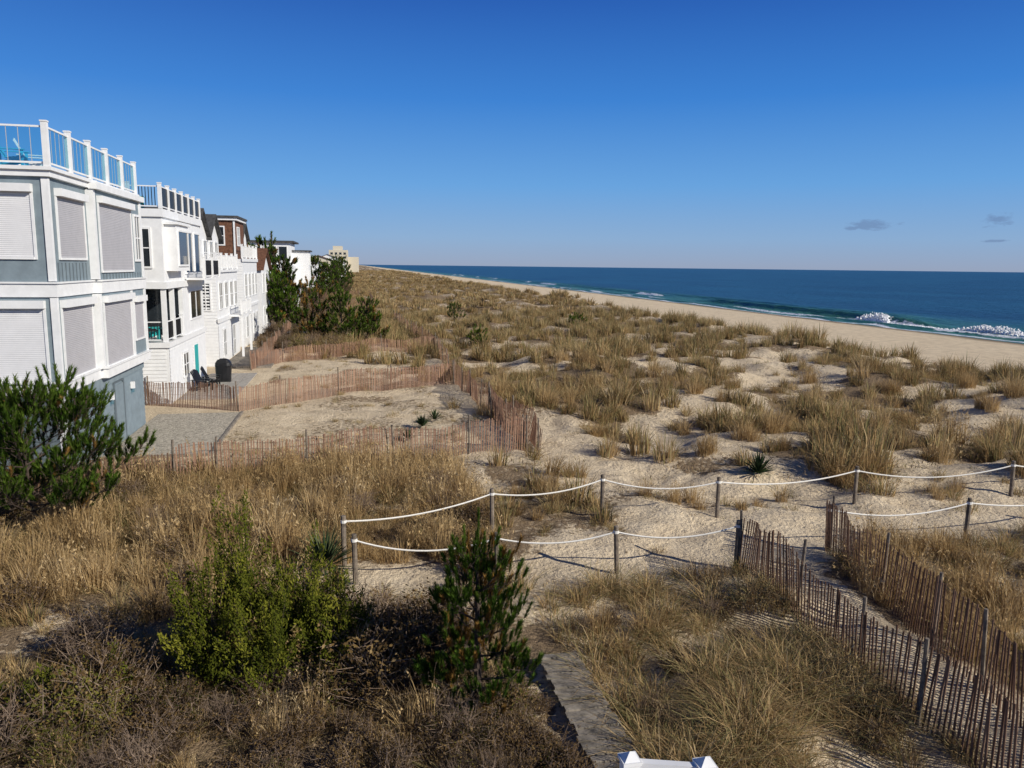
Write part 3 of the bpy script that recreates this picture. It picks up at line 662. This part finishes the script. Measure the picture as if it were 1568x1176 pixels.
shutE(s,XE,24.95,27.2,6.6,8.35,M_shut); shutE(s,XE+.22,28.0,31.7,6.2,8.4,M_shut); winE(s,XE+.22,32.15,32.8,6.6,8.2)
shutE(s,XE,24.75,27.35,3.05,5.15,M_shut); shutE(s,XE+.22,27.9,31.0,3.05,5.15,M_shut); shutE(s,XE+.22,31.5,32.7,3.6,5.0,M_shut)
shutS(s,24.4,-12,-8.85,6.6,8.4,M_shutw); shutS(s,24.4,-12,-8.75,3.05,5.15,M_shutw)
t.box(XE+.032,XE+.06,29.1,30.1,.05,2.15,M_grey); t.box(XE+.03,XE+.075,29.0,29.1,.05,2.25,M_greyd); t.box(XE+.03,XE+.075,30.1,30.2,.05,2.25,M_greyd); t.box(XE+.03,XE+.08,29.0,30.2,2.252,2.29,M_greyd)
for yy in (28.6,31.2): t.box(XE+.03,XE+.16,yy-.07,yy+.07,1.75,2.0,M_white); t.box(XE+.05,XE+.14,yy-.05,yy+.05,1.6,1.75,M_glass)
rail(rl,g,(-20,24.3),(XE+.08,24.3),9.1,1.1,6,last=False); rail(rl,g,(XE+.08,24.3),(XE+.08,33.2),9.1,1.1,5)
w.obj('walls',h1); t.obj('trim',h1); s.obj('shutters',h1); rl.obj('roof_railing',h1); g.obj('railing_glass',h1)
adirondack('deck_chair',-9.8,25.6,9.1,-1.4,M_blue,h1); adirondack('deck_chair_b',-9.7,27.0,9.1,-1.3,M_white,h1)
# ---- house 2
h2=empty('white_beach_house'); w=MB(); t=MB(); g=MB(); rl=MB()
Y0,Y1=37.6,46.5
w.box(-19,XE,Y0,Y1,-.2,2.8,M_white); w.box(-19,-10.6,Y0,Y1,2.8,5.3,M_white); w.box(-10.6,XE,41.2,Y1,2.8,5.3,M_white)
w.box(-19,XE,Y0,Y1,5.3,8.75,M_white)
sidingS(w,Y0,-19,XE-.1,.05,2.6,M_white); sidingE(w,XE,Y0+.1,Y1,.05,2.6,M_white)
for (z0,z1) in ((2.62,2.86),(5.3,5.6),(8.5,8.85)):
    t.box(-19,XE+.1,Y0-.1,Y0-.003,z0,z1,M_white); t.box(XE+.003,XE+.1,Y0,Y1+.1,z0,z1,M_white)
for (x,y) in ((XE-.1,Y0+.1),(XE-.1,39.3),(-10.5,Y0+.1)): t.box(x-.1,x+.1,y-.1,y+.1,2.87,5.29,M_white)
t.box(-10.595,-10.57,Y0+.3,41.1,2.9,5.2,M_winf); t.box(-10.5,XE-.2,41.16,41.19,2.9,5.2,M_winf)
rail(rl,g,(XE-.1,Y0+.1),(XE-.1,41.1),2.86,.95,2,'black',first=False); rail(rl,g,(-10.5,Y0+.1),(XE-.1,Y0+.1),2.86,.95,1,'black',first=False,last=False)
winS(t,Y0,-9.6,-8.95,6.3,7.95); winS(t,Y0,-10.7,-10.1,6.3,7.95,hb=1)
t.box(XE+.003,XE+.5,38.1,40.7,6.1,8.2,M_white); winE(t,XE+.5,38.35,40.4,6.4,7.9,bars=0,hb=0); t.box(XE,XE+.62,37.95,40.85,8.2,8.32,M_white)
winE(t,XE,42.2,44.0,6.0,8.0,M_white,1,0); winE(t,XE,44.6,46.0,6.0,8.0,M_white,0,0); winE(t,XE,42.9,45.8,3.6,5.0,M_white,1,0)
t.box(XE+.1,XE+1.0,41.8,46.4,5.62,5.72,M_white); rail(rl,g,(XE+.95,41.9),(XE+.95,46.3),5.72,.95,2,'black')
t.box(XE+.032,XE+.06,43.1,44.1,.05,2.15,M_teal); t.box(XE+.03,XE+.07,43.0,43.1,.05,2.25,M_white); t.box(XE+.03,XE+.07,44.1,44.2,.05,2.25,M_white)
winE(t,XE+.03,40.4,41.6,.9,2.0)
rail(rl,g,(-19,Y0),(XE,Y0),8.86,1.0,8,'black',last=False); rail(rl,g,(XE,Y0),(XE,Y1),8.86,1.0,6,'dark')
w.obj('walls',h2); t.obj('trim_windows',h2); rl.obj('railings',h2); g.obj('railing_panels',h2)
adirondack('deck_chair',-9.8,38.6,8.86,-1.4,M_teal,h2); adirondack('porch_chair',-9.5,38.9,2.86,-1.2,M_teal,h2)
def gable(mb,x0,x1,y0,y1,z,rise,axis,mat,oh=.3,wall=M_white):
    if axis=='x':
        c=(y0+y1)/2
        for a,b in ((y0-oh,c),(y1+oh,c)):
            za=z-rise*oh/((y1-y0)/2); A=[(x0-oh,a,za),(x1+oh,a,za),(x1+oh,b,z+rise),(x0-oh,b,z+rise)]
            if a>b: A=A[::-1]
            B=[(p[0],p[1],p[2]+.14) for p in A]; mb.hexa(A,B,mat)
        for x in(x0,x1): mb.face([(x,y0,z),(x,y1,z),(x,c,z+rise)],wall)
    else:
        c=(x0+x1)/2
        for a,b in ((x0-oh,c),(x1+oh,c)):
            za=z-rise*oh/((x1-x0)/2); A=[(a,y0-oh,za),(b,y0-oh,z+rise),(b,y1+oh,z+rise),(a,y1+oh,za)]
            if a>b: A=A[::-1]
            B=[(p[0],p[1],p[2]+.14) for p in A]; mb.hexa(A,B,mat)
        for y in(y0,y1): mb.face([(x0,y,z),(x1,y,z),(c,y,z+rise)],wall)
# ---- house 3
h3=empty('white_gabled_house'); w=MB(); t=MB(); rl=MB(); g=MB()
w.box(-18,XE,51,60,-.2,5.9,M_white); w.box(-18,-9.6,51,60,5.9,8.2,M_white)
gable(w,-18,-9.6,51,55.4,8.2,1.6,'x',M_roof); gable(w,-18,-9.6,55.6,60,8.2,1.5,'x',M_roof)
sidingS(w,51,-18,XE,.05,5.6,M_white,.2); sidingE(w,XE,51,60,.05,2.7,M_white,.2)
t.box(XE+.003,XE+.14,50.9,60.1,2.75,3.0,M_white); t.box(-9.6,XE+.14,50.88,60.1,5.9,6.05,M_white)
rail(rl,g,(XE,51),(XE,60),6.05,.95,4,'bal'); rail(rl,g,(-9.5,51),(XE-.1,51),6.05,.95,1,'bal',last=False)
for yy in (51.8,54,56.2,58.2): winE(t,XE,yy,yy+1.2,3.6,5.2); winE(t,-9.6,yy,yy+1.2,6.4,7.9)
winS(t,51,-9.3,-8.8,3.6,5.2); winS(t,51,-11,-10.2,6.5,7.8); winE(t,XE+.03,52.5,53.6,.5,2.2); winE(t,XE+.03,56.5,57.6,.2,2.2)
t.box(XE+.1,XE+.9,55.5,60,2.86,3.0,M_white); rail(rl,g,(XE+.85,55.5),(XE+.85,60),3.0,.9,2,'bal')
for yy in (55.6,59.9): t.box(XE+.75,XE+.9,yy-.07,yy+.07,-.1,2.86,M_white)
w.obj('walls_roof',h3); t.obj('windows',h3); rl.obj('railings',h3)
# ---- house 4
h4=empty('brown_shingle_house'); w=MB(); t=MB(); rl=MB()
w.box(-18,XE,63,72,-.2,6.8,M_white); w.box(-12.2,-8.9,63.2,68.2,6.8,9.9,M_shingle); t.box(-12.5,-8.6,62.9,68.5,9.9,10.06,M_roof); t.box(-12.4,-8.7,63,68.4,9.72,9.9,M_white)
winS(t,63.2,-10.6,-9.7,7.9,9.2,M_white,1,1); winE(t,-8.9,64.4,65.6,7.9,9.2); t.box(-8.98,-8.86,63.12,63.25,6.8,9.71,M_white)
w.box(-18,-9.2,68.4,72,6.8,8.6,M_white); gable(w,-18,-9.2,68.4,72,8.6,1.2,'x',M_roof)
sidingS(w,63,-18,XE,.05,6.5,M_white,.2); t.box(XE+.003,XE+.12,62.9,72.1,6.6,6.85,M_white); t.box(XE+.003,XE+.12,62.9,72.1,3.0,3.2,M_white)
for yy in (63.8,66,68.2,70.2): winE(t,XE,yy,yy+1.2,3.9,5.6); winE(t,XE,yy,yy+1.2,.7,2.3)
rail(rl,MB(),(XE,63.1),(XE,72),6.85,.95,4,'bal')
w.obj('walls_roof',h4); t.obj('windows',h4); rl.obj('railings',h4)
# ---- house 5
h5=empty('white_cottage'); w=MB(); t=MB()
w.box(-18,XE,75,82,-.2,6.0,M_white); gable(w,-18,XE,75,82,6.0,1.8,'x',M_shingle)
for yy in (76,78.5): winE(t,XE,yy,yy+1.2,3.8,5.5); winE(t,XE,yy,yy+1.2,.8,2.4)
w.obj('walls_roof',h5); t.obj('windows',h5)
# ---- far modern white house
h6=empty('white_modern_house'); w=MB(); t=MB()
w.box(-24,-8.4,116,128,-.2,6.2,M_white); w.box(-22,-9,117,127,6.2,9.5,M_white); t.box(-22.6,-8.4,116.5,127.5,9.5,9.75,M_roof); w.box(-14,-6.6,121,126,3.0,8.3,M_white); t.box(-14.3,-6.3,120.7,126.3,8.3,8.5,M_roof)
for x in (-20.5,-17.5,-14.5,-12,-10.5): winS(t,117,x,x+1.1,6.9,8.9,M_white,0,0)
for x in (-14,-11.5,-10): winS(t,116,x,x+1.1,3.2,5.2,M_white,0,0)
for yy in (121.5,123.8): winE(t,-6.6,yy,yy+1.4,4,5.4); winE(t,-6.6,yy,yy+1.4,6.4,7.8)
t.box(-24,-8.3,115.9,115.99,5.9,6.3,M_white)
w.obj('walls',h6); t.obj('windows_roof',h6)
for (nm,x0,x1,y0,y1,z,mat,rm,ris) in (('beach_cottage',-24,-9.5,160,172,5.5,M_cream,M_roof,1.6),('beach_cottage',-22,-7,215,228,6.5,M_white,M_roof,2.0),('beach_cottage',-20,-5,290,306,7,M_cream,M_shingle,2.5),('beach_cottage',-20,-4,380,400,8,M_white,M_roof,3)):
    e=empty(nm); w=MB(); t=MB(); w.box(x0,x1,y0,y1,-.5,z,mat); gable(w,x0,x1,y0,y1,z,ris,'y',rm,.5,mat)
    k=x1-2.2
    while k>x0+1: winS(t,y0,k,k+1.2,z-2.2,z-.8); winS(t,y0,k,k+1.2,z-5,z-3.4); k-=3
    k=y0+1
    while k<y1-2: winE(t,x1,k,k+1.3,z-2.2,z-.8); k+=3
    w.obj('walls_roof',e); t.obj('windows',e)
e=empty('apartment_building'); w=MB(); t=MB()
w.box(-18,-4,600,640,-1,17,M_cream); w.box(-15,-8,602,630,17,20,M_cream); w.box(-34,-18,604,640,-1,12,M_cream); w.box(-4,4,606,640,-1,12,M_cream)
for lv in range(5):
    for k in range(4): winS(t,600,-16.8+k*3.2,-15+k*3.2,2+lv*2.9,3.6+lv*2.9,M_cream,0,0)
w.obj('walls',e); t.obj('windows',e)
# ---- patio
xs2=np.linspace(-8.35,-4.95,20); ys2=np.linspace(27.2,34.9,40)
o=grid('gravel_patio',xs2,ys2,lambda x,y:TH(x,y)*0+.035,M_gravel,{})
mb=MB(); mb.box(-4.95,-4.85,27.1,34.9,-.1,.09,M_wood); mb.box(-8.35,-4.85,27.0,27.1,-.1,.09,M_wood); mb.obj('timber_edging')
mb=MB()
for i in range(5):
    for j in range(9):
        mb.box(-8.3+i*.52,-7.82+i*.52,38.5+j*1.0,39.45+j*1.0,0,.05+random.random()*.01,M_stone)
for j in range(24): mb.box(-8.2,-5.2,50+j*.5,50.45+j*.5,0,.12,M_wood)
mb.obj('patio_pavers')
adirondack('adirondack_chair',-7.7,41.0,.06,-2.0,M_black); adirondack('adirondack_chair',-7.5,42.3,.06,-1.6,M_black)
mb=MB(); prof=[(.02,.38,.27),(.3,.40,.29),(.85,.42,.30),(.95,.45,.32),(1.1,.42,.30),(1.25,.30,.22),(1.32,.15,.1)]
rings=[]
for (z,a,b) in prof: rings.append([(-7.1+a*math.copysign(abs(math.cos(q))**.6,math.cos(q))+random.gauss(0,.01),44.2+b*math.copysign(abs(math.sin(q))**.6,math.sin(q))+random.gauss(0,.01),z) for q in [2*math.pi*k/16 for k in range(16)]])
for r0,r1 in zip(rings[:-1],rings[1:]):
    for k in range(16): mb.face([r0[k],r0[(k+1)%16],r1[(k+1)%16],r1[k]],M_black)
mb.face(rings[-1],M_black); mb.obj('covered_grill')
mb=MB()
mb.box(-5.6,-4.0,67.2,68.2,.7,.76,M_white)
for x in(-5.5,-4.1):
    for y in (67.3,68.1): mb.box(x-.04,x+.04,y-.04,y+.04,0,.7,M_white)
mb.box(-5.6,-4.0,66.6,66.9,.4,.45,M_white); mb.box(-5.5,-5.4,66.7,66.8,0,.4,M_white); mb.box(-4.2,-4.1,66.7,66.8,0,.4,M_white)
mb.obj('picnic_table')
# ------------------------------------------------------------ camera, light, world
cam=bpy.data.cameras.new('camera'); co=bpy.data.objects.new('camera',cam); scene.collection.objects.link(co)
Mx=(Matrix.Rotation(R(-11.6),4,'Z')@Matrix.Rotation(R(90-8.7),4,'X')@Matrix.Rotation(R(.67),4,'Z'))
co.matrix_world=Matrix.Translation((0,0,6.5))@Mx
cam.sensor_width=36; cam.lens=36*1179/1568; cam.clip_start=.1; cam.clip_end=100000; scene.camera=co
az,el=131,28
sd=Vector((math.sin(R(az))*math.cos(R(el)),math.cos(R(az))*math.cos(R(el)),math.sin(R(el))))
sun=bpy.data.lights.new('sun','SUN'); so=bpy.data.objects.new('sun',sun); scene.collection.objects.link(so)
sun.energy=5.0; sun.angle=R(.5); sun.color=(1,.94,.83); so.rotation_euler=sd.to_track_quat('Z','Y').to_euler()
W=bpy.data.worlds.new('World'); scene.world=W; W.use_nodes=True; t=W.node_tree
sky=t.nodes.new('ShaderNodeTexSky'); sky.sky_type='NISHITA'; sky.sun_disc=False; sky.sun_elevation=R(el); sky.sun_rotation=R(az)
sky.air_density=1.0; sky.dust_density=.3; sky.ozone_density=3.0; sky.altitude=10
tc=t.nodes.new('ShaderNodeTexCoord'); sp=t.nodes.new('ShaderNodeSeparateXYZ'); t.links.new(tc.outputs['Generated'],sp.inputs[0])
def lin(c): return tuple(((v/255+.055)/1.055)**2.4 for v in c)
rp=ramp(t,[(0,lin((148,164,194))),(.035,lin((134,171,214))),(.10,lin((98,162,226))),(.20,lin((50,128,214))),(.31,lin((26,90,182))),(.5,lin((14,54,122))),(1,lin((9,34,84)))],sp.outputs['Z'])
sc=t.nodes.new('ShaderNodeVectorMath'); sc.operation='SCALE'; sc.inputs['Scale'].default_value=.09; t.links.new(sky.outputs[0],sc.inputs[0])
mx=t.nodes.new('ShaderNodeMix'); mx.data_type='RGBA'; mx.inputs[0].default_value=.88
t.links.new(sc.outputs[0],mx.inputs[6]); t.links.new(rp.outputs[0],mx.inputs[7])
def mth(op,a,b=None,c=None):
    n=t.nodes.new('ShaderNodeMath'); n.operation=op
    for i,v in enumerate((a,b,c)):
        if v is None: continue
        if isinstance(v,(int,float)): n.inputs[i].default_value=v
        else: t.links.new(v,n.inputs[i])
    return n.outputs[0]
bear=mth('ARCTAN2',sp.outputs['X'],sp.outputs['Y'])
mp=t.nodes.new('ShaderNodeMapping'); mp.inputs['Scale'].default_value=(1,1,3.5); t.links.new(tc.outputs['Generated'],mp.inputs[0])
cn=noise(t,60,6,.65,mp.outputs[0])
tot=None
for (b0,e0,wb,we) in ((36.0,2.95,1.9,.36),(43.3,3.15,1.0,.48),(34.9,2.8,.7,.18),(43.2,1.9,.9,.12)):
    a=mth('MULTIPLY',mth('SUBTRACT',bear,R(b0)),1/R(wb)); e=mth('MULTIPLY',mth('SUBTRACT',sp.outputs['Z'],math.sin(R(e0))),1/R(we))
    d=mth('ADD',mth('MULTIPLY',a,a),mth('MULTIPLY',e,e))
    q=mth('SUBTRACT',mth('MULTIPLY',cn.outputs[0],3.4),mth('ADD',mth('MULTIPLY',d,.8),1.0)); q=mth('MAXIMUM',q,0)
    tot=q if tot is None else mth('MAXIMUM',tot,q)
cf=mth('MINIMUM',mth('MULTIPLY',tot,.75),.5)
mc=t.nodes.new('ShaderNodeMix'); mc.data_type='RGBA'; mc.inputs[7].default_value=(*lin((100,122,162)),1)
t.links.new(cf,mc.inputs[0]); t.links.new(mx.outputs[2],mc.inputs[6])
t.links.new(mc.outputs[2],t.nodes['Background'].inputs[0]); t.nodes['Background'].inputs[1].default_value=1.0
vs=scene.view_settings; vs.view_transform='Standard'; vs.look='None'; vs.exposure=0
print('ok')
